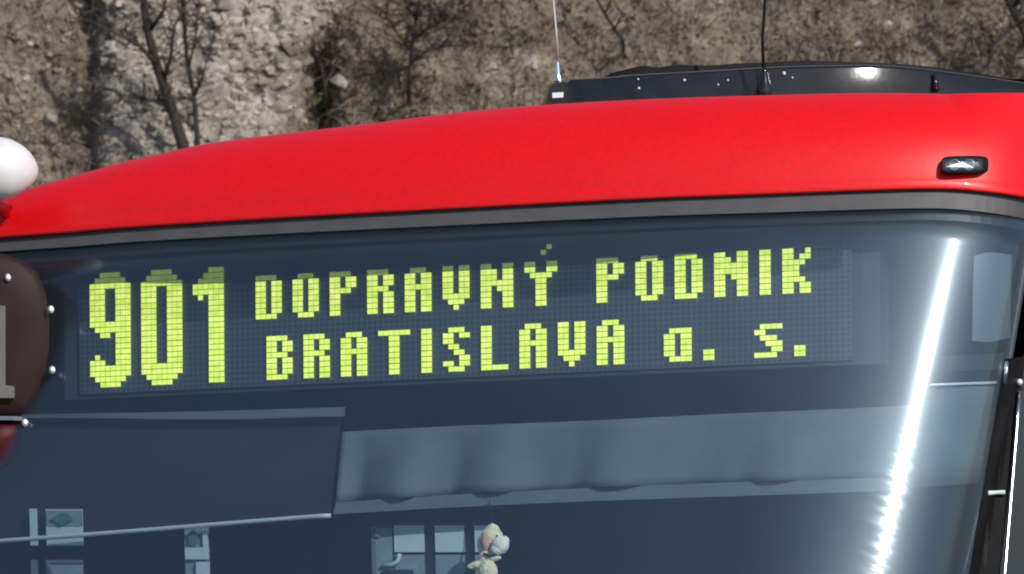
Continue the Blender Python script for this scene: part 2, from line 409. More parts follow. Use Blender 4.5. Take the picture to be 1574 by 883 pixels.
while placed < 298:
    u = rs.uniform(-30, 860); v = rs.uniform(-20, 270)
    if rs.random() > rock_density(u, v): continue
    s = rs.choice([.015, .018, .022, .027, .034]) * (1.25 if rs.random() < .06 else 1)
    if any((u - a) ** 2 + (v - b) ** 2 < (HS * (s + c) * .62) ** 2 for a, b, c in big): 
        if rs.random() < .93: continue
    big.append((u, v, s)); p = hill_pt(u, v)
    o = bpy.data.objects.new('stone', rs.choice(stone_meshes if u > 150 else stone_meshes[1::2])); C.objects.link(o); o.parent = HILL
    o.location = p + Vector((0, rs.uniform(-.1, .45) * s, 0)); o.rotation_euler = (rs.uniform(-.5, .5), rs.uniform(-.6, .6), rs.uniform(-.6, .6))
    k = rs.uniform(.7, 1.0); o.scale = (s * rs.uniform(1.0, 1.6), s * rs.uniform(.8, 1.2), s * k)
    placed += 1
bm = bmesh.new()
for k in range(2600):
    u = rs.uniform(-80, 1640); v = rs.uniform(-60, 280)
    if rs.random() > rock_density(u, v): continue
    s = rs.uniform(.008, .022); p = hill_pt(u, v)
    stone_bm(bm, p, (s * rs.uniform(1, 1.5), s, s * rs.uniform(.6, 1)), rs.uniform(-.6, .6), k)
tag(link('rubble', bm, 'stone1', HILL), kind='stuff')

def blades(name, mm, count, umin, umax, vmin, vmax, lmin, lmax, wd, dens, up, seed):
    r = random.Random(seed); verts, faces = [], []
    for k in range(count):
        u = r.uniform(umin, umax); v = r.uniform(vmin, vmax)
        if r.random() > dens(u, v): continue
        p = hill_pt(u, v); L = r.uniform(lmin, lmax)
        d = Vector((r.gauss(0, .8), -abs(r.gauss(0, .45)), r.gauss(up, .7))).normalized()
        bend = Vector((r.gauss(0, .5), r.gauss(0, .3), r.gauss(-.3, .4)))
        w0 = wd * r.uniform(.6, 1.5); sd = d.cross(Vector((0, 1, .2))).normalized() * w0
        n0 = len(verts); K = 4
        for q in range(K):
            t = q / (K - 1); c = p + d * (L * t) + bend * (L * .5 * t * t) + Vector((r.gauss(0, L * .03), 0, r.gauss(0, L * .03)))
            tp = 1 - .75 * t
            verts += [c + sd * tp, c - sd * tp + Vector((0, -w0 * .4, 0)), c + Vector((0, -w0 * 1.2 * tp, w0 * .6 * tp))]
        for q in range(K - 1):
            a = n0 + q * 3
            for e in range(3): faces.append((a + e, a + (e + 1) % 3, a + 3 + (e + 1) % 3, a + 3 + e))
    me = bpy.data.meshes.new(name); me.from_pydata([tuple(q) for q in verts], [], faces); me.materials.append(M[mm])
    o = bpy.data.objects.new(name, me); C.objects.link(o); return tag(o, kind='stuff')
soilness = lambda u, v: max(.06, 1 - rock_density(u, v) * 1.1)
blades('dry_grass', 'straw', 10400, -1100, 2700, -110, 300, .04, .16, .0022, lambda u, v: soilness(u, v) * (.35 + .65 * sstep(560, 760, u)), .5, 1)
blades('dry_brush', 'twig', 8400, -1100, 2700, -110, 300, .06, .34, .0030, lambda u, v: soilness(u, v) * (.5 + .5 * math.exp(-((u - 620) / 110) ** 2)), .5, 2)
blades('pale_twigs', 'pale_twig', 1800, -1100, 2700, -110, 300, .06, .30, .0024, lambda u, v: soilness(u, v) * .8, .7, 3)
def litter():
    r = random.Random(5); verts, faces = [], []
    for k in range(18000):
        u = r.uniform(-1100, 2700); v = r.uniform(-110, 300)
        if r.random() > soilness(u, v): continue
        p = hill_pt(u, v) + Vector((0, -r.uniform(.0, .03), 0)); s = r.uniform(.008, .024)
        a = Vector((r.gauss(0, 1), r.gauss(0, 1), r.gauss(0, 1))).normalized(); b = a.orthogonal().normalized(); c = a.cross(b)
        n0 = len(verts); verts += [p - b * s, p + c * s * .5 + a * s * .3, p + b * s, p - c * s * .5 + a * s * .2]
        faces += [(n0, n0 + 1, n0 + 2), (n0, n0 + 2, n0 + 3)]
    me = bpy.data.meshes.new('leaf_litter'); me.from_pydata([tuple(q) for q in verts], [], faces); me.materials.append(M['litter'])
    o = bpy.data.objects.new('leaf_litter', me); C.objects.link(o); tag(o, kind='stuff')
litter()

# bare saplings on the slope
def sapling(label, trunk_px, r0, r1, limbs, twigs, seed, fwd=.25):
    r = random.Random(seed); base = hill_pt(*trunk_px[0])
    root = empty('bare_tree', base); tag(root, label, 'tree', 'bare saplings on the slope')
    yb = base.y - fwd
    def P(u, v, dy=0): return at(u, v, yb + dy) - base
    bm = bmesh.new(); pts = [Vector((0, .05, -.1))] + [P(u, v) for u, v in trunk_px]
    tube(bm, pts, [r0 + (r1 - r0) * i / (len(pts) - 1) for i in range(len(pts))], 7); link('trunk', bm, 'bark', root, True)
    for lm in limbs:
        bm = bmesh.new(); pp = [P(u, v, -.05 * i) for i, (u, v) in enumerate(lm)]
        tube(bm, pp, [r1 * .8 * (1 - .7 * i / (len(pp) - 1)) for i in range(len(pp))], 6); link('limb', bm, 'bark', root, True)
    bm = bmesh.new()
    for k in range(twigs):
        src = r.choice(limbs + [trunk_px[len(trunk_px) // 3:]]); j = r.randrange(len(src) - 1); t = r.random()
        u = src[j][0] + (src[j + 1][0] - src[j][0]) * t; v = src[j][1] + (src[j + 1][1] - src[j][1]) * t
        du, dv = r.gauss(0, 26), -abs(r.gauss(22, 18))
        tube(bm, [P(u, v), P(u + du * .5, v + dv * .45, r.uniform(-.1, .05)), P(u + du, v + dv, r.uniform(-.15, .1))], [.0040, .0028, .0014], 3)
    link('crown', bm, 'bark', root); return root
sapling('dark leaning bare sapling with a forked trunk in front of the pale rock', [(288, 262), (281, 225), (268, 180), (252, 135), (238, 92), (226, 45), (219, -10), (210, -90)], .036, .017,
        [[(243, 105), (220, 75), (196, 60), (170, 48), (130, 30)], [(262, 165), (235, 155), (215, 158)], [(228, 50), (250, 20), (262, -30)], [(250, 130), (262, 90), (268, 40), (290, 0)]], 170, 11)
sapling('thin upright bare sapling with a Y fork beside the leaning trunk', [(304, 250), (303, 215), (300, 170), (297, 140), (288, 100), (283, 40), (280, -60)], .017, .009,
        [[(298, 150), (310, 125), (318, 95), (335, 40)], [(290, 105), (300, 60), (300, 10)]], 80, 12)
sapling('dark crooked bare shrub rooted above the hollow at the rock edge', [(500, 150), (497, 115), (490, 90), (470, 62), (440, 55), (400, 52)], .010, .005,
        [[(497, 115), (515, 80), (520, 40)], [(490, 90), (505, 70), (530, 55)]], 60, 13)
sapling('bare shrub with many dark purple twigs above the grassy gully', [(628, 130), (632, 80), (640, 30), (650, -40)], .011, .006,
        [[(632, 80), (610, 50), (590, 10)], [(635, 60), (665, 40), (700, 30)], [(640, 30), (625, 5), (620, -40)], [(630, 100), (655, 80), (690, 70), (720, 75)]], 200, 14)
sapling('pale slanting dead stem over the dry grass bank', [(958, 62), (945, 45), (930, 22), (915, -5), (895, -60)], .010, .007,
        [[(945, 45), (952, 30), (962, 22)], [(930, 22), (940, 0), (945, -30)]], 6, 15)
sapling('thick dark bare stem at the far end of the dry bank', [(1590, 90), (1572, 45), (1556, 15), (1540, -25), (1520, -80)], .022, .016,
        [[(1566, 35), (1545, 50), (1525, 75), (1518, 110)], [(1556, 15), (1575, -10), (1590, -40)], [(1580, 65), (1560, 85), (1553, 120)]], 110, 16)
def shrub():
    base = hill_pt(490, 172); root = empty('green_shrub', base); tag(root, 'small green leafy shrub just above the red roof edge', 'shrub')
    r = random.Random(4); bm = bmesh.new(); bs = bmesh.new()
    for k in range(26):
        e = Vector((r.gauss(0, .09), -abs(r.gauss(.06, .05)), abs(r.gauss(.02, .06)) - .03)); tube(bs, [(0, 0, -.03), e * .5, e], [.003, .002, .001], 4)
        for q in range(9):
            c = e * r.uniform(.4, 1.15) + Vector((r.gauss(0, .02), r.gauss(0, .02), r.gauss(0, .02))); a = Vector((r.gauss(0, 1), r.gauss(0, 1), r.gauss(0, 1))).normalized(); b = a.orthogonal()
            s = r.uniform(.008, .017); d = a.cross(b); f = [bm.verts.new(c + x) for x in (-b * s, d * s * .5, b * s, -d * s * .5)]; bm.faces.new(f)
    link('foliage', bm, 'leaf', root); link('stem', bs, 'bark', root)
shrub()

# ------------------------------------------------------------------ bus
BUS = empty('bus', (0, 2, 0)); tag(BUS, 'red bus with a lit yellow green destination display behind its windscreen', 'bus')
BINV = Matrix.Translation((0, -2, 0))
def part(name, bm, mm, parent=None, smooth=False, mats=None):
    bmesh.ops.transform(bm, matrix=BINV, verts=bm.verts)
    return link(name, bm, mm, parent or BUS, smooth, mats)

# --- cap and roof
CB = [(-260, 392), (-120, 377), (0, 366), (100, 358.5), (200, 350), (400, 337.5), (700, 321), (1000, 305.5), (1200, 298), (1350, 292.5), (1450, 291), (1520, 297), (1574, 306), (1600, 312)]
CT = [(-260, 400), (-120, 350), (-40, 315), (30, 287), (80, 272), (136, 254.5), (200, 239), (272, 222.5), (441, 201), (520, 191.5), (684, 171.5), (830, 159.5), (1000, 151), (1170, 145.5), (1336, 142), (1574, 142.5), (1600, 143)]
us = list(range(-110, 1591, 10)); ib, zb, it, zt = [], [], [], []
for u in us:
    p, i = surf(u, smooth_tab(CB, u), -.012, True); ib.append(i); zb.append(p.z)
    q = at(u, smooth_tab(CT, u), p.y + .14); zt.append(q.z - .003)
# plan stations
st = list(range(0, NF, 4))
if st[-1] != NF - 1: st.append(NF - 1)
def cap_z(i, tab): 
    z = float(np.interp(i, ib, tab)); 
    return z
rows = [[] for _ in range(15)]
def cap_station(base_i, extra=Vector((0, 0, 0))):
    z0 = cap_z(base_i, zb); z1 = cap_z(base_i, zt); ph = R(float(np.interp(base_i, ARx, PF)))
    nin = Vector((-math.sin(ph), math.cos(ph), 0)); B = surf_i(base_i, z0) + extra - nin * .014
    h = z1 - z0; k = min(1, max(0, (abs(math.degrees(ph) + 8) - 30) / 45))   # the rounding tightens round the corners
    ph2 = max(R(-60), min(R(34), ph)); nc = Vector((-math.sin(ph2), math.cos(ph2), 0))
    P0 = B - nin * .004; pr = []
    pr.append(B + nin * .03 + Vector((0, 0, .004)))              # turned-in underside
    pr.append(P0 + nin * .003 + Vector((0, 0, -.001)))
    pr.append(P0 + Vector((0, 0, .003)))
    q = P0 + nin * .010 + Vector((0, 0, .016)); pr.append(q)     # flared lip catching light
    h2 = h - .016; N = 12
    for j in range(N):
        e = 13 + 54 * ((j + .5) / N) ** 1.25; q = q + Vector((0, 0, h2 / N)) + nc * (math.tan(R(e)) * h2 / N * (1 - .6 * k)); pr.append(q)
    pr.append(q + nc * .012 * (1 - .5 * k) + Vector((0, 0, .002))); pr.append(q + nc * .04 * (1 - .5 * k) + Vector((0, 0, .003)))
    pr.append(q + nc * .2 + Vector((0, 0, .004)))
    return pr
cols = [cap_station(0, AX * 10.5)] + [cap_station(i) for i in st] + [cap_station(NF - 1, AX * 10.6)]
cols = [[p for p in c] for c in cols]
bm = bmesh.new(); vs = grid(bm, [[c[j] for c in cols] for j in range(len(cols[0]))])
bmesh.ops.recalc_face_normals(bm, faces=bm.faces)
cap = part('front_cap', bm, 'red', smooth=True); cap['label'] = 'glossy red front roof cap above the windscreen'
inner = [c[-1] for c in cols]
bm = bmesh.new(); n = len(inner); vv = [bm.verts.new(p - Vector((0, 0, .002))) for p in inner]
for k in range(n // 2): 
    a, b, c_, d_ = vv[k], vv[k + 1], vv[n - 2 - k], vv[n - 1 - k]
    if len({a, b, c_, d_}) == 4: bm.faces.new((a, b, c_, d_))
part('roof', bm, 'red')

# --- rubber seal, printed edge band, glass
def off_tab(tab, d0, d1): return [(u, v + d0 + (d1 - d0) * min(1, max(0, u / 1500))) for u, v in tab]
U0, U1 = -110, 1592
def clip(tab): return [(U0, smooth_tab(tab, U0))] + [(u, v) for u, v in tab if U0 < u < U1] + [(U1, smooth_tab(tab, U1))]
cb = clip(CB)
seal = part('windscreen_seal', patch((off_tab(cb, -6, -6), off_tab(cb, 21, 30)), -.006, .03, 110, 3), 'rubber', smooth=False)
WB = [(U0, 1500), (U1, 1500)]
def windscreen():
    fr, bk = [], []
    zs = None
    for j in range(13):
        s = j / 12; rf, rb = [], []
        for i in range(141):
            u = U0 + (U1 - U0) * i / 140; t0 = smooth_tab(cb, u) + 16
            v = t0 + (1560 - t0) * (s ** 1.2); uu = u - max(0, (u - 1100) / 480) * .16 * max(0, v - 330) * 1.0
            p = surf(uu, v); rf.append(p); rb.append(p + AX * .006)
        fr.append(rf); bk.append(rb)
    bm = bmesh.new(); slab(bm, fr, bk); return bm
GL = part('windscreen', windscreen(), 'glass', smooth=True); GL['label'] = 'curved tinted windscreen glass with a sun glint'
part('edge_print', patch((off_tab(cb, 18, 26), off_tab(cb, 41, 48)), .010, .003, 100, 1), 'frit', GL)
FE = [(-110, 446), (0, 441), (172, 435.5), (320, 436.5), (410, 433), (563, 423), (760, 414), (930, 404), (1060, 393), (1210, 380), (1330, 371)]
part('tint_band', patch(([(u, v) for u, v in off_tab([(a, b) for a, b in cb if a <= 1200] + [(1330, 293)], 39, 46)], FE), .016, .001, 80, 1), 'film', GL)

# --- destination display
def ucol(c): return 138 + 7.85 * c + .00365 * c * c
def vrow(u, r): return 599.3 - .0452 * u - (20 - r) * (8.38 + .00034 * u)
def dp(c, r, off): 
    u = ucol(c) + .05 * (r - 10); return surf(u, vrow(u, r), off)
DISP = empty('destination_display', (0, 0, 0), BUS); DISP['label'] = 'dot matrix sign reading 901 Dopravny podnik Bratislava a. s.'
DOFF = .085
fr, bk, = [], []
for r in (-6.4, 22.4):
    fr.append([dp(c, r, DOFF + .012) for c in range(-5, 146, 3)]); bk.append([p + AX * .07 for p in fr[-1]])
bm = bmesh.new(); slab(bm, fr, bk); part('housing', bm, 'housing', DISP)
bm = bmesh.new(); rr = list(np.arange(-2.5, 21.6, 4)); cc = list(range(-2, 142, 2))
grid(bm, [[dp(c, r, DOFF + .006) for c in cc] for r in rr], [[(float(c), float(r) + .5) for c in cc] for r in rr])
ge = bmesh.ops.extrude_face_region(bm, geom=bm.faces[:])
bmesh.ops.translate(bm, vec=AX * .005, verts=[g for g in ge['geom'] if isinstance(g, bmesh.types.BMVert)])
part('matrix_panel', bm, 'matrix', DISP)
FONT = {
 '9': ['..####..', '.######.', '########'] + ['###..###'] * 6 + ['########', '.#######', '..##.###'] + ['.....###'] * 3 + ['.#...###', '###..###', '########', '########', '.######.', '..####..'],
 '0': ['..####..', '.######.', '########'] + ['###..###'] * 14 + ['########', '########', '.######.', '..####..'],
 '1': ['...###', '..####', '.#####', '######', '######', '.#.###'] + ['...###'] * 15,
 'D': ['####.', '##.##', '##.##', '##.##', '##.##', '##.##', '##.##', '####.'],
 'O': ['.###.', '##.##', '##.##', '##.##', '##.##', '##.##', '##.##', '.###.'],
 'P': ['####.', '##.##', '##.##', '####.', '##...', '##...', '##...', '##...'],
 'R': ['####.', '##.##', '##.##', '####.', '##.##', '##.##', '##.##', '##.##'],
 'A': ['.###.', '##.##', '##.##', '#####', '##.##', '##.##', '##.##', '##.##'],
 'V': ['##.##', '##.##', '##.##', '##.##', '##.##', '#####', '.###.', '..#..'],
 'N': ['##..##', '###.##', '###.##', '######', '##.###', '##..##', '##..##', '##..##'],
 'Y': ['##..##', '##..##', '.####.', '..##..', '..##..', '..##..', '..##..', '..##..'],
 'M': ['##..##', '###.##', '######', '######', '##.###', '##..##', '##..##', '##..##'],
 'I': ['##'] * 8,
 'K': ['##..#', '##.##', '####.', '###..', '###..', '####.', '##.##', '##.##'],
 'B': ['####.', '##.##', '##.##', '####.', '##.##', '##.##', '##.##', '####.'],
 'T': ['######', '..##..', '..##..', '..##..', '..##..', '..##..', '..##..', '..##..'],
 'S': ['.###.', '##.##', '##...', '.##..', '..##.', '...##', '##.##', '.###.'],
 'L': ['##...'] * 7 + ['#####'],
 'a': ['.####', '##.##', '##.##', '##.##', '##.##', '.####'],
 's': ['.####', '##...', '.###.', '..###', '...##', '####.'],
 '.': ['##', '##'],
}
TXT = [('9', 0, 0), ('0', 10, 0), ('1', 20, 0)] + [(a, b, 2) for a, b in zip('DOPRAVNYPODMIK', [32, 39, 46, 53, 60, 67, 74, 82, 95, 102, 109, 116, 124, 128])] + \
      [(a, b, 13) for a, b in zip('BRATISLAVA', [34, 41, 48, 55, 63, 67, 74, 81, 88, 95])] + [('a', 107, 15), ('.', 114, 19), ('s', 123, 15), ('.', 130, 19)]
for ch, c0, r0 in TXT:
    bm = bmesh.new(); cells = [(c0 + i, r0 + j) for j, row in enumerate(FONT[ch]) for i, x in enumerate(row) if x == '#']
    if ch == 'Y': cells += [(c0 + 3, 0), (c0 + 4, -1)]             # the accent of the Y
    for (c, r) in cells:
        g = .03; k = .05; gv = .07; kv = .13
        q = [dp(c + a, r + b, DOFF) for a, b in ((k, -.5 + kv), (1 - k, -.5 + kv), (1 - k, .5 - kv), (k, .5 - kv))]
        p = [dp(c + a, r + b, DOFF + .005) for a, b in ((g, -.5 + gv), (1 - g, -.5 + gv), (1 - g, .5 - gv), (g, .5 - gv))]
        a = [bm.verts.new(x) for x in q]; b = [bm.verts.new(x) for x in p]; bm.faces.new(a)
        for e in range(4): bm.faces.new((a[e], b[e], b[(e + 1) % 4], a[(e + 1) % 4]))
    part('numeral' if ch in '901' else 'full_stop' if ch == '.' else 'letter', bm, 'led', DISP)

# --- blinds
bl = empty('sun_blind', (0, 0, 0), BUS); bl['label'] = 'grey pleated cloth sun blind under the display'
def folds(t, s):
    x = t * 9.5 + .6 * math.sin(5 * t)
    return .017 * math.sin(2 * math.pi * x * .55) * (.35 + .65 * s) + .011 * max(0, math.sin(math.pi * x)) ** 6 * s
TOPB = [(526, 664), (700, 655), (900, 647), (1100, 637), (1330, 627), (1425, 621)]
HEMB = [(516, 772), (700, 760), (900, 750), (1100, 742), (1330, 735), (1395, 731)]
BOTB = [(512, 791), (700, 780), (900, 771), (1100, 764), (1330, 756), (1392, 753)]
part('cloth', patch((TOPB, HEMB), .13, .002, 110, 8, folds), 'blind', bl, True)
part('hem', patch(([(u, v + .5) for u, v in HEMB], BOTB), .126, .010, 60, 1), 'blind', bl)
b2 = empty('sun_blind', (0, 0, 0), BUS); b2['label'] = 'dark roller sun blind with a pale bottom rod'
part('cloth', patch(([(-110, 664), (200, 646), (524, 640)], [(-110, 838), (200, 818), (508, 793)]), .14, .003, 30, 2), 'dark_blind', b2)
part('rail', patch(([(30, 637), (150, 635.5), (330, 632), (527, 626)], [(30, 643), (150, 643), (330, 645), (527, 640)]), .12, .015, 30, 1), 'rail', b2)
bm = bmesh.new(); tube(bm, [surf(u, 832 - (u) * .0768 + .5 * math.sin(u * .01), .100) for u in range(-110, 509, 20)] + [surf(508, 793, .100)], .0042, 10); part('rod', bm, 'rod', b2, True)
b3 = empty('sun_blind', (0, 0, 0), BUS); b3['label'] = 'grey corner blind beside the black pillar'
part('cloth', patch(([(1428, 598), (1537, 592)], [(1385, 752), (1516, 742)]), .06, .003, 14, 4, lambda t, s: .004 * math.sin(9 * t)), 'blind', b3, True)
part('rail', patch(([(1430, 590), (1537, 586)], [(1428, 593), (1537, 590)]), .05, .006, 10, 1), 'rod', b3)
part('corner_panel', patch(([(1497, 394), (1520, 388), (1552, 392)], [(1494, 524), (1520, 526), (1549, 520)]), .05, .02, 10, 4), 'rail')
part('corner_shelf', patch(([(1440, 548), (1540, 543)], [(1436, 572), (1540, 568)]), .05, .02, 10, 1), 'dark_blind')
# --- pillar, bead and fittings at the corner
part('pillar', patch(([(1546, 552), (1574, 548)], [(1478, 960), (1526, 960)]), -.006, .012, 6, 10), 'black')
bm = bmesh.new(); tube(bm, [surf(u, v, -.014) for u, v in [(1567, 602), (1564, 640), (1560, 690), (1555, 750), (1550, 810), (1544, 883), (1536, 960)]], .0035, 10)
part('bead', bm, 'chrome', smooth=True)
bm = bmesh.new(); tube(bm, [surf(1547, 556, -.016), surf(1546, 572, -.018), surf(1544, 590, -.016)], .004, 8); part('hinge_pin', bm, 'chrome', smooth=True)
bm = bmesh.new(); ball(bm, surf(1567, 588, -.016), .0065); part('bolt', bm, 'bolt', smooth=True)
bm = bmesh.new(); tube(bm, [surf(1519, 758, -.010), surf(1532, 757.5, -.014), surf(1545, 757, -.014)], .004, 8); part('clip', bm, 'rod', smooth=True)

# --- marker lamp on the cap
def lamp():
    e = empty('marker_lamp', (0, 0, 0), BUS); e['label'] = 'small clear marker lamp in a black gasket on the red cap'
    u0, v0, u1, v1 = 1448, 240, 1518, 268
    def cap_pt(u, v):                                           # on the cap: front skin pushed forward by its proud lip
        return surf(u, v, -.026 + .10 * max(0, (285 - v)) / 887 * .4)
    def rr(inset, off, k=28):
        out = []; cx, cy = (u0 + u1) / 2, (v0 + v1) / 2; a, b = (u1 - u0) / 2 - inset, (v1 - v0) / 2 - inset
        for q in range(k):
            t = 2 * math.pi * q / k; c, s = math.cos(t), math.sin(t); ex = .42
            x = a * math.copysign(abs(c) ** ex, c); y = b * math.copysign(abs(s) ** ex, s)
            out.append(cap_pt(cx + x, cy + y - x * .02) + AX * -off)
        return out
    bm = bmesh.new(); R0 = [rr(0, -.02), rr(0, .008), rr(2.5, .014), rr(5, .013), rr(5.5, .006)]
    V = [[bm.verts.new(p) for p in r] for r in R0]; k = len(V[0])
    for a, b in zip(V, V[1:]):
        for q in range(k): bm.faces.new((a[q], a[(q + 1) % k], b[(q + 1) % k], b[q]))
    bm.faces.new(V[-1]); bmesh.ops.recalc_face_normals(bm, faces=bm.faces); part('gasket', bm, 'black', e)
    for cx in (1470, 1492):
        bm = bmesh.new(); lathe(bm, [(.004, 0), (.009, .004), (.0105, .008), (.009, .0085), (.003, .003)], cap_pt(cx, 254) - AX * .004, -AX, 14); part('reflector', bm, 'chrome', e, True)
    bm = bmesh.new(); R1 = [rr(5, .011), rr(5.4, .017), rr(9, .0195)]; V = [[bm.verts.new(p) for p in r] for r in R1]
    for a, b in zip(V, V[1:]):
        for q in range(k): bm.faces.new((a[q], a[(q + 1) % k], b[(q + 1) % k], b[q]))
    bm.faces.new(V[-1]); bmesh.ops.recalc_face_normals(bm, faces=bm.faces); part('lens', bm, 'lens', e)
lamp()

# --- roof unit: long black fairing behind the cap
def roof_unit():
    e = empty('roof_unit', (0, 0, 0), BUS); e['label'] = 'long glossy black roof unit behind the red cap'
    phis = [(876, -4), (1100, 2), (1270, 7), (1310, 11.5), (1336, 15.5), (1362, 20), (1400, 25), (1500, 31), (1574, 34), (1640, 44)]
    top = [(876, 121.5), (940, 118.5), (962, 116), (1000, 113.5), (1100, 108), (1200, 102.5), (1336, 100), (1400, 103.5), (1500, 116), (1574, 127), (1640, 139)]
    us = list(range(876, 1641, 12)); y = 0; ys = [0]
    for a, b in zip(us, us[1:]):
        y += math.tan(R(lerp_tab(phis, (a + b) / 2))) * (b - a) / 860; ys.append(y)
    ybase = surf(1000, 300).y + .55
    def row(fv, dy): return [at(u, fv(u), ybase + yy + dy) for u, yy in zip(us, ys)]
    tv = lambda u: smooth_tab(top, u)
    rows = [row(lambda u: 185, -.012), row(lambda u: 160, -.0085), row(lambda u: smooth_tab(CT, u) - 3, -.006), row(lambda u: .5 * tv(u) + .5 * smooth_tab(CT, u), -.001), row(lambda u: tv(u) + 5, .0045), row(lambda u: tv(u) + 3, .0053), row(lambda u: tv(u) + 1, .016), row(tv, .03)]
    bk = [[p + Vector((0, .5, .0)) for p in rows[-1]]]
    bm = bmesh.new(); grid(bm, rows + bk); bmesh.ops.recalc_face_normals(bm, faces=bm.faces)
    bm.verts.ensure_lookup_table(); part('shell', bm, 'gloss_black', e, True)
    # end plate on the left
    bm = bmesh.new(); sec = [r[0] for r in rows] + [bk[0][0], rows[0][0] + Vector((0, .5, 0))]
    bm.faces.new([bm.verts.new(p + Vector((-.001, 0, 0))) for p in sec]); part('end_plate', bm, 'black', e)
    # raised rear lid with an uneven edge
    lid = [(930, 118), (938, 113), (965, 106.5), (990, 101), (1010, 104), (1040, 100), (1090, 101), (1130, 98), (1185, 96), (1230, 93.5), (1300, 95), (1380, 98.5), (1440, 104), (1500, 113), (1574, 125), (1640, 137)]
    ul = list(range(930, 1641, 8)); fr = [[at(u, 122, ybase + .12 + lerp_tab(list(zip(us, ys)), u)) for u in ul], [at(u, smooth_tab(lid, u) , ybase + .13 + lerp_tab(list(zip(us, ys)), u)) for u in ul]]
    bm = bmesh.new(); slab(bm, fr, [[p + Vector((0, .35, 0)) for p in r] for r in fr]); part('lid', bm, 'black', e)
    r = random.Random(8)
    for u, f in [(981, .12), (982, .6), (1052, .3), (1104, .6), (1119, .4), (1205, .2), (1218, .4), (1228, .85), (1256, .72)]:  # small pale beads for the white specks on the face
        v = tv(u) + 4 + f * (smooth_tab(CT, u) - tv(u) - 8); bm = bmesh.new()
        ball(bm, at(u, v, ybase + lerp_tab(list(zip(us, ys)), u) - .001), r.choice([.002, .0028, .0036]), seg=8); part('pale_speck', bm, 'rod', e, True)
    bm = bmesh.new(); tube(bm, [at(1437, tv(1437) + 5, ybase + lerp_tab(list(zip(us, ys)), 1437) - .004), at(1439, 140, ybase + lerp_tab(list(zip(us, ys)), 1437) - .012)], [.003, .007], 8); part('seam_strip', bm, 'gloss_black', e, True)
    return ybase
YB = roof_unit()

# --- antennas
def antennas():
    e = empty('antenna', (0, 0, 0), BUS); e['label'] = 'pale whip antenna on a black foot with a metal cone'
    y = YB - .14
    bm = bmesh.new()
    sec = [(834, 162), (838, 147), (843, 131), (850, 126.5), (868, 122), (876, 124), (877, 164)]
    f = [bm.verts.new(at(u, v, y + .03)) for u, v in sec]; b = [bm.verts.new(at(u, v, y + .14)) for u, v in sec]; k = len(f)
    f2 = [bm.verts.new(at(855 + (u - 855) * .8, 145 + (v - 145) * .85 if v < 160 else v, y)) for u, v in sec]
    bm.faces.new(f2)
    for q in range(k):
        bm.faces.new((f2[q], f[q], f[(q + 1) % k], f2[(q + 1) % k])); bm.faces.new((f[q], b[q], b[(q + 1) % k], f[(q + 1) % k]))
    bm.faces.new(b[::-1]); bmesh.ops.recalc_face_normals(bm, faces=bm.faces); part('foot', bm, 'gloss_black', e)
    bm = bmesh.new(); lathe(bm, [(.0085, 0), (.0085, .003), (.0055, .009), (.0042, .018), (.0036, .034), (.003, .036)], at(858.5, 126, y + .03), UP + RT * -.06, 16); part('cone', bm, 'chrome', e, True)
    bm = bmesh.new(); tube(bm, [at(858, 97, y + .03), at(855, 50, y + .03), at(850.5, 0, y + .03), at(838, -150, y + .04), at(810, -420, y + .06)], [.0026, .0022, .002, .0017, .0012], 8); part('whip', bm, 'steel', e, True)
    bm = bmesh.new(); slab(bm, [[at(849, 143, y - .006), at(866, 142, y - .006)], [at(849, 151, y - .010), at(866, 150, y - .010)]], [[at(849, 143, y + .01), at(866, 142, y + .01)], [at(849, 151, y + .01), at(866, 150, y + .01)]]); part('name_plate', bm, 'rod', e)
    e = empty('antenna', (0, 0, 0), BUS); e['label'] = 'black whip antenna in front of the roof unit'
    y = YB - .05
    bm = bmesh.new(); lathe(bm, [(.014, -.03), (.013, .008), (.009, .02), (.006, .036), (.004, .045)], at(1175, 141, y), UP, 14); part('foot', bm, 'gloss_black', e, True)
    bm = bmesh.new(); tube(bm, [at(1174, 118, y), at(1172, 60, y), at(1176, 0, y), at(1182, -150, y), at(1196, -420, y)], [.0032, .003, .0028, .0024, .0015], 8); part('whip', bm, 'black', e, True)
antennas()

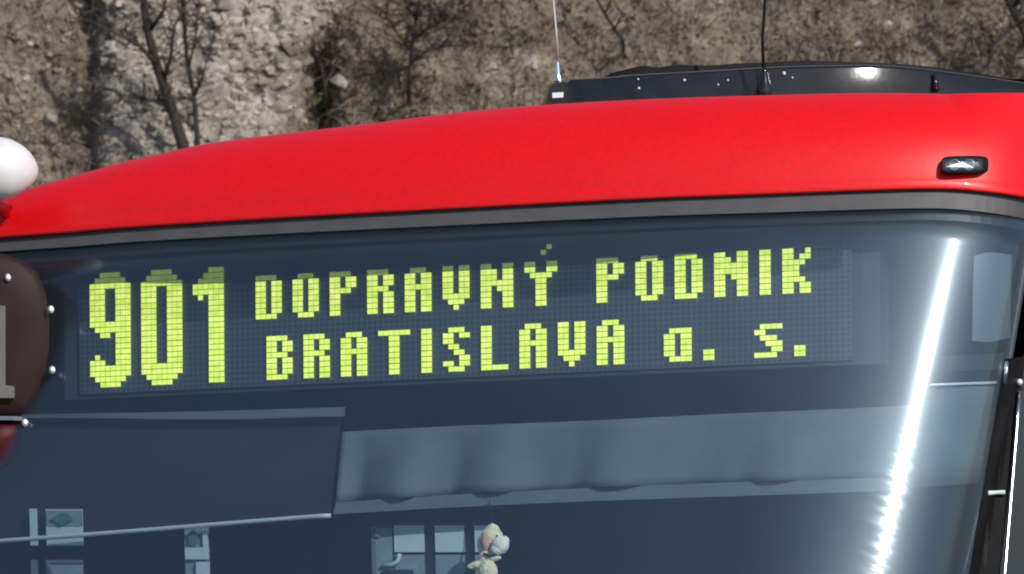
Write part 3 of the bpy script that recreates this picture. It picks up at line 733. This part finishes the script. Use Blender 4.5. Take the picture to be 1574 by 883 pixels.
# --- mirror: white arm root and dark red hanging housing
def mirror():
    e = empty('mirror', (0, 0, 0), BUS); e['label'] = 'outside mirror with white arm and dark maroon housing'
    y = surf(0, 300).y - .14
    bm = bmesh.new(); P = [(-250, 330), (-180, 292), (-110, 270), (-60, 262)] + [(-8 + 57 * math.sin(R(a)), 260 + 6 * math.sin(R(a)) ** 2) for a in range(0, 90, 8)]
    Rr = [.045, .052, .058, .060] + [.057 * math.cos(R(a)) + .001 for a in range(0, 90, 8)]
    tube(bm, [at(u, v, y + max(0, .004 * (k - 5))) for k, (u, v) in enumerate(P)], Rr, 24); part('arm', bm, 'white', e, True)
    bm = bmesh.new(); tube(bm, [at(-10, 316, y + .02), at(6, 322, y + .06), at(12, 330, y + .14)], [.012, .012, .012], 10); part('bracket', bm, 'red', e, True)
    yh = surf(0, 500).y - .10
    def shell(outline, depth, dome, c):
        bm = bmesh.new(); rings = []
        for k, (s, dy) in enumerate([(1.0, depth), (1.0, .02), (.985, .008), (.93, 0), (.7, -dome * .6), (.35, -dome)]):
            rings.append([bm.verts.new(at(c[0] + (u - c[0]) * s, c[1] + (v - c[1]) * s, yh + dy)) for u, v in outline])
        n = len(outline)
        for a, b in zip(rings, rings[1:]):
            for q in range(n): bm.faces.new((a[q], a[(q + 1) % n], b[(q + 1) % n], b[q]))
        bm.faces.new(rings[-1]); bm.faces.new(rings[0][::-1]); bmesh.ops.recalc_face_normals(bm, faces=bm.faces); return bm
    out = [(-210, 395), (-150, 388), (-90, 386), (-40, 387), (0, 390), (35, 400), (58, 420), (70, 450), (76, 490), (76, 535), (70, 570), (58, 605), (44, 630), (32, 640), (0, 640), (-60, 640), (-140, 640), (-210, 630), (-240, 560), (-245, 470)]
    part('housing', shell(out, .07, .008, (-80, 515)), 'maroon', e, True)
    low = [(-200, 648), (-100, 650), (0, 650), (30, 652), (31, 672), (26, 695), (14, 715), (-5, 730), (-40, 742), (-110, 745), (-180, 720)]
    part('lower_housing', shell(low, .06, .012, (-80, 695)), 'deep_red', e, True)
    bm = bmesh.new(); slab(bm, [[at(-210, 638, yh - .006), at(20, 640, yh - .006), at(34, 641, yh - .004)], [at(-210, 645, yh - .006), at(20, 646, yh - .006), at(34, 647, yh - .004)]], [[p + Vector((0, .05, 0)) for p in r] for r in [[at(-210, 638, yh - .006), at(20, 640, yh - .006), at(34, 641, yh - .004)], [at(-210, 645, yh - .006), at(20, 646, yh - .006), at(34, 647, yh - .004)]]])
    part('trim_strip', bm, 'rail', e)
    # the figure 1 printed on the housing
    bm = bmesh.new(); f = [(-22, 470), (8, 470), (8, 592), (22, 594), (22, 612), (-40, 612), (-40, 594), (-22, 592), (-22, 500), (-40, 508), (-40, 492)]
    a = [bm.verts.new(at(u, v, yh - .016)) for u, v in f]; bm.faces.new(a)
    ge = bmesh.ops.extrude_face_region(bm, geom=bm.faces[:]); bmesh.ops.translate(bm, vec=(0, .02, 0), verts=[g for g in ge['geom'] if isinstance(g, bmesh.types.BMVert)])
    bmesh.ops.recalc_face_normals(bm, faces=bm.faces); part('numeral', bm, 'numeral', e)
    for u, v in [(12, 427), (78, 476), (80, 569), (38, 650)]:
        bm = bmesh.new(); ball(bm, at(u, v, yh - .006), .0068, (.85, 1, 1.05)); part('bolt', bm, 'bolt', e, True)
mirror()

# --- body below and behind: sides, lower front, wheels, added walls that darken the cab
def loft(z_list, i0, i1, off, rear=True):
    cols = []
    idx = list(range(i0, i1 + 1, 6))
    if idx[-1] != i1: idx.append(i1)
    for i in idx:
        ph = R(float(np.interp(i, ARx, PF))); nin = Vector((-math.sin(ph), math.cos(ph), 0)); cols.append([surf_i(i, z) + nin * off for z in z_list])
    return cols
zs = [.32, .6, .9, 1.15, 1.36]
bm = bmesh.new(); cols = loft(zs, 0, NF - 1, -.02)
cols = [[p + AX * 10.5 for p in cols[0]]] + cols + [[p + AX * 10.6 for p in cols[-1]]]
grid(bm, [[c[j] for c in cols] for j in range(len(zs))]); bmesh.ops.recalc_face_normals(bm, faces=bm.faces); part('lower_body', bm, 'red', smooth=True)
for side in (0, 1):
    i = 0 if side == 0 else NF - 1; bm = bmesh.new(); zz = [1.36, 1.9, 2.5, 2.80 if side == 0 else 2.88]
    base = [surf_i(i, z) for z in zz]; ph = R(PF[i]); nin = Vector((-math.sin(ph), math.cos(ph), 0))
    grid(bm, [[p + AX * t + nin * .01 for t in (0.0, 2.0, 4.0, 6.0, 8.0, 10.5)] for p in base]); part('side_window', bm, 'side_glass')
    for t in (1.7, 3.6, 5.5, 7.4, 9.3):
        bm = bmesh.new(); slab(bm, [[q + AX * t - nin * .006, q + AX * (t + .14) - nin * .006] for q in base], [[q + AX * t + nin * .03, q + AX * (t + .14) + nin * .03] for q in base]); part('side_post', bm, 'red')
le = Vector((PX[0], PY[0], 0)); re = Vector((PX[-1], PY[-1], 0))
bm = bmesh.new(); a, b = le + AX * 10.5, re + AX * 10.6
slab(bm, [[a + Vector((0, 0, .32)), b + Vector((0, 0, .32))], [a + Vector((0, 0, 2.92)), b + Vector((0, 0, 2.92))]], [[a - AX * .06 + Vector((0, 0, .32)), b - AX * .06 + Vector((0, 0, .32))], [a - AX * .06 + Vector((0, 0, 2.92)), b - AX * .06 + Vector((0, 0, 2.92))]]); part('rear_panel', bm, 'red')
bm = bmesh.new(); f0 = [surf_i(i, 1.3) for i in range(0, NF, 20)] + [surf_i(NF - 1, 1.3)]; poly = f0 + [f0[-1] + AX * 10, f0[0] + AX * 10]
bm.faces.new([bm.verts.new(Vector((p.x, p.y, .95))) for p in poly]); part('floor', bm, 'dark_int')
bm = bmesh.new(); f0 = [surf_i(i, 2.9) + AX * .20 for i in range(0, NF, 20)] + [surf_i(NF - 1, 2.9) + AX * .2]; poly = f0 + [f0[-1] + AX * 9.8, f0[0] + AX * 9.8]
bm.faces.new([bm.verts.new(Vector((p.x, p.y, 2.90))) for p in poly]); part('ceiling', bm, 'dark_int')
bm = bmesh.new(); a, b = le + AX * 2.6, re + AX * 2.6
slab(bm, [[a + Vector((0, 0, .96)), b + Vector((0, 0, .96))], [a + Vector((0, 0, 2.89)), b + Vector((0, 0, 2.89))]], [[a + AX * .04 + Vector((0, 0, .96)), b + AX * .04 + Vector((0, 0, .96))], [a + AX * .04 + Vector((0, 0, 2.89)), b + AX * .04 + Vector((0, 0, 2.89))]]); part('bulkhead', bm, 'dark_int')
for o_, sgn in ((le, 1), (re, -1)):  # added walls inside the side windows, blocking the outside to keep the cab dark
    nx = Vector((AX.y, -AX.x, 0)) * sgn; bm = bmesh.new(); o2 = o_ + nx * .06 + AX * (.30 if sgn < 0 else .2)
    slab(bm, [[o2 + Vector((0, 0, z)), o2 + AX * 2.3 + Vector((0, 0, z))] for z in (.96, 2.89)], [[o2 + nx * .02 + Vector((0, 0, z)), o2 + nx * .02 + AX * 2.3 + Vector((0, 0, z))] for z in (.96, 2.89)]); part('added_dark_wall', bm, 'dark_int')
for t in (2.6, 8.4):
    for o_, sgn in ((le, 1), (re, -1)):
        wv = empty('wheel', (0, 0, 0), BUS); nx = Vector((AX.y, -AX.x, 0)) * sgn; c = o_ + AX * t + nx * .05 + Vector((0, 0, .48))
        bm = bmesh.new(); lathe(bm, [(.30, 0), (.45, .0), (.48, .04), (.48, .24), (.45, .28), (.30, .28)], c, nx, 32); part('tyre', bm, 'tyre', wv, True)
        bm = bmesh.new(); lathe(bm, [(.29, .01), (.2, .05), (.1, .03), (.08, -.01), (.01, -.01)], c, nx, 24); part('rim', bm, 'steel', wv, True)

# ------------------------------------------------------------------ things inside the screen
def thing(name, label, cat, u, v, off, group=None):
    b = surf(u, v, off); e = empty(name, b); tag(e, label, cat, group); e['_b'] = 0; del e['_b']; return e, b
def tpart(name, bm, mm, e, b, smooth=False):
    bmesh.ops.transform(bm, matrix=Matrix.Translation(-b), verts=bm.verts); return link(name, bm, mm, e, smooth)
def quad(u0, v0, u1, v1, off, th=.004, sk=0.0):
    return patch(([(u0, v0), (u1, v0 + sk)], [(u0 + (v1 - v0) * .03, v1), (u1 + (v1 - v0) * .03, v1 + sk)]), off, th, 2, 1)
e, b = thing('notice_card', 'pale card with a dark green diamond emblem crossed by the white rod', 'card', 98, 838, .12)
tpart('sheet', quad(70, 783, 126, 839, .118), 'card', e, b)
em = [(76, 799), (86, 793), (92, 789), (101, 789), (108, 794), (112, 800), (104, 803), (94, 808), (86, 803)]
bm = bmesh.new(); fa = [bm.verts.new(surf(u, v, .112)) for u, v in em]; bm.faces.new(fa); ge = bmesh.ops.extrude_face_region(bm, geom=bm.faces[:]); bmesh.ops.translate(bm, vec=(0, .003, 0), verts=[g for g in ge['geom'] if isinstance(g, bmesh.types.BMVert)]); tpart('emblem', bm, 'green_ink', e, b)
tpart('upper_band', quad(71, 785, 126, 809, .1165, .001), 'card2', e, b)
tpart('edge_strip', quad(45, 782, 56, 839, .118), 'card', e, b)
e, b = thing('notice_card', 'dull framed card below the diamond emblem card', 'card', 98, 930, .12)
tpart('sheet', quad(71, 866, 127, 930, .118), 'card2', e, b); tpart('edge', quad(70, 861, 127, 865.5, .114), 'rail', e, b); tpart('edge_strip', quad(47, 861, 57, 930, .118), 'rail', e, b)
bm = bmesh.new(); tube(bm, [surf(72, 866, .112), surf(84, 884, .112), surf(94, 905, .112)], .0022, 6); tpart('fold', bm, 'rail', e, b)
e, b = thing('ticket_holder', 'narrow pale ticket holder with an oval badge under the white rod', 'holder', 302, 930, .12)
tpart('backing', quad(283, 811, 320, 930, .122), 'card2', e, b); tpart('label_band', quad(284, 842, 320, 860, .114), 'card', e, b); tpart('side_strip', quad(311, 814, 318, 842, .115), 'card', e, b)
tpart('lower_sheet', quad(301, 864, 321, 930, .114), 'card', e, b)
bm = bmesh.new(); fa = [bm.verts.new(surf(297 + 7 * math.cos(t), 828 + 13 * math.sin(t), .114)) for t in np.linspace(0, 6.283, 17)[:-1]]; bm.faces.new(fa); ge = bmesh.ops.extrude_face_region(bm, geom=bm.faces[:]); bmesh.ops.translate(bm, vec=(0, .003, 0), verts=[g for g in ge['geom'] if isinstance(g, bmesh.types.BMVert)]); tpart('badge', bm, 'rail', e, b)
e, b = thing('card_rack', 'dark rack holding pale square cards behind the hanging plush toy', 'card rack', 640, 935, .17)
tpart('frame', quad(569, 804, 742, 935, .19, .008), 'dark_blind', e, b)
for (a, c) in ((605, 651), (668, 713), (729, 752)): 
    tpart('card', quad(a, 808, c, 849, .182), 'card', e, b); tpart('lower_card', quad(a + 1, 853, c + 1, 935, .184), 'card2', e, b)
tpart('side_panel', quad(572, 812, 602, 935, .184), 'card2', e, b); tpart('post', quad(570, 810, 576, 935, .181), 'rail', e, b)
bm = bmesh.new(); ball(bm, surf(580, 823, .18), .007, (1.2, .5, .8), 10); tpart('knob', bm, 'rail', e, b, True)
bm = bmesh.new(); tube(bm, [surf(588, 870, .178), surf(604, 868, .178), surf(612, 862, .178), surf(614, 852, .178)], .004, 8); tpart('handle', bm, 'card', e, b, True)
tpart('dark_tray', quad(588, 876, 634, 935, .176, .006), 'dark_int', e, b)

def toy():
    o = .10; e, b = thing('plush_toy', 'small cream plush toy with white muzzle hanging inside the windscreen', 'plush toy', 748, 930, o)
    bm = bmesh.new()
    def bl(u, v, r, s=(1, 1, 1), dy=0): ball(bm, surf(u, v, o) + Vector((0, dy, 0)), r / 887, s, 14)
    bl(756, 829, 19, (1, .9, 1.05)); bl(757, 816, 12, (1, .9, .9)); bl(742, 838, 12, (.75, .8, 1.4)); bl(748, 858, 13, (1, .9, 1)); bl(750, 880, 16, (1, .9, 1.2)); bl(733, 869, 9, (1.2, .8, .75), -.004); bl(725, 871, 7, (1.1, .8, .75), -.005)
    bl(761, 858, 8, (1.3, .8, .6), -.008); bl(752, 905, 14); bl(738, 920, 10, (1, 1, 1.4)); bl(766, 920, 10, (1, 1, 1.4)); bl(742, 870, 9)
    bd = tpart('body', bm, 'cream', e, b, True)
    rm = bd.modifiers.new('remesh', 'REMESH'); rm.mode = 'VOXEL'; rm.voxel_size = .0016; rm.use_smooth_shade = True
    sm = bd.modifiers.new('smooth', 'SMOOTH'); sm.iterations = 6
    bm = bmesh.new(); ball(bm, surf(769, 838, o) + Vector((0, -.014, 0)), 15 / 887, (.92, .8, .95)); ball(bm, surf(764, 845, o) + Vector((0, -.015, 0)), 11 / 887, (1, .8, .8)); ball(bm, surf(776, 832, o) + Vector((0, -.012, 0)), 9 / 887, (.8, .8, .9)); ball(bm, surf(757, 812, o) + Vector((0, -.006, 0)), 6 / 887, (.6, .6, 1.3)); tpart('muzzle', bm, 'plush_white', e, b, True)
    bm = bmesh.new(); ball(bm, surf(747, 834, o) + Vector((0, -.013, 0)), 11 / 887, (.75, .7, 1.35)); tpart('ear', bm, 'plush_pink', e, b, True)
    bm = bmesh.new(); tube(bm, [surf(u, v, o) + Vector((0, -.017, 0)) for u, v in ((744, 851), (752, 855), (762, 853))], .0022, 8); tpart('collar', bm, 'black', e, b, True)
    for u, v in ((751, 826), (764, 824)):
        bm = bmesh.new(); ball(bm, surf(u, v, o) + Vector((0, -.0185, 0)), .0022, seg=10); tpart('eye', bm, 'gloss_black', e, b, True)
    bm = bmesh.new(); tube(bm, [surf(756, 812, o), surf(756, 795, o + .01), surf(752, 770, o + .02)], .0012, 6); tpart('cord', bm, 'black', e, b)
toy()
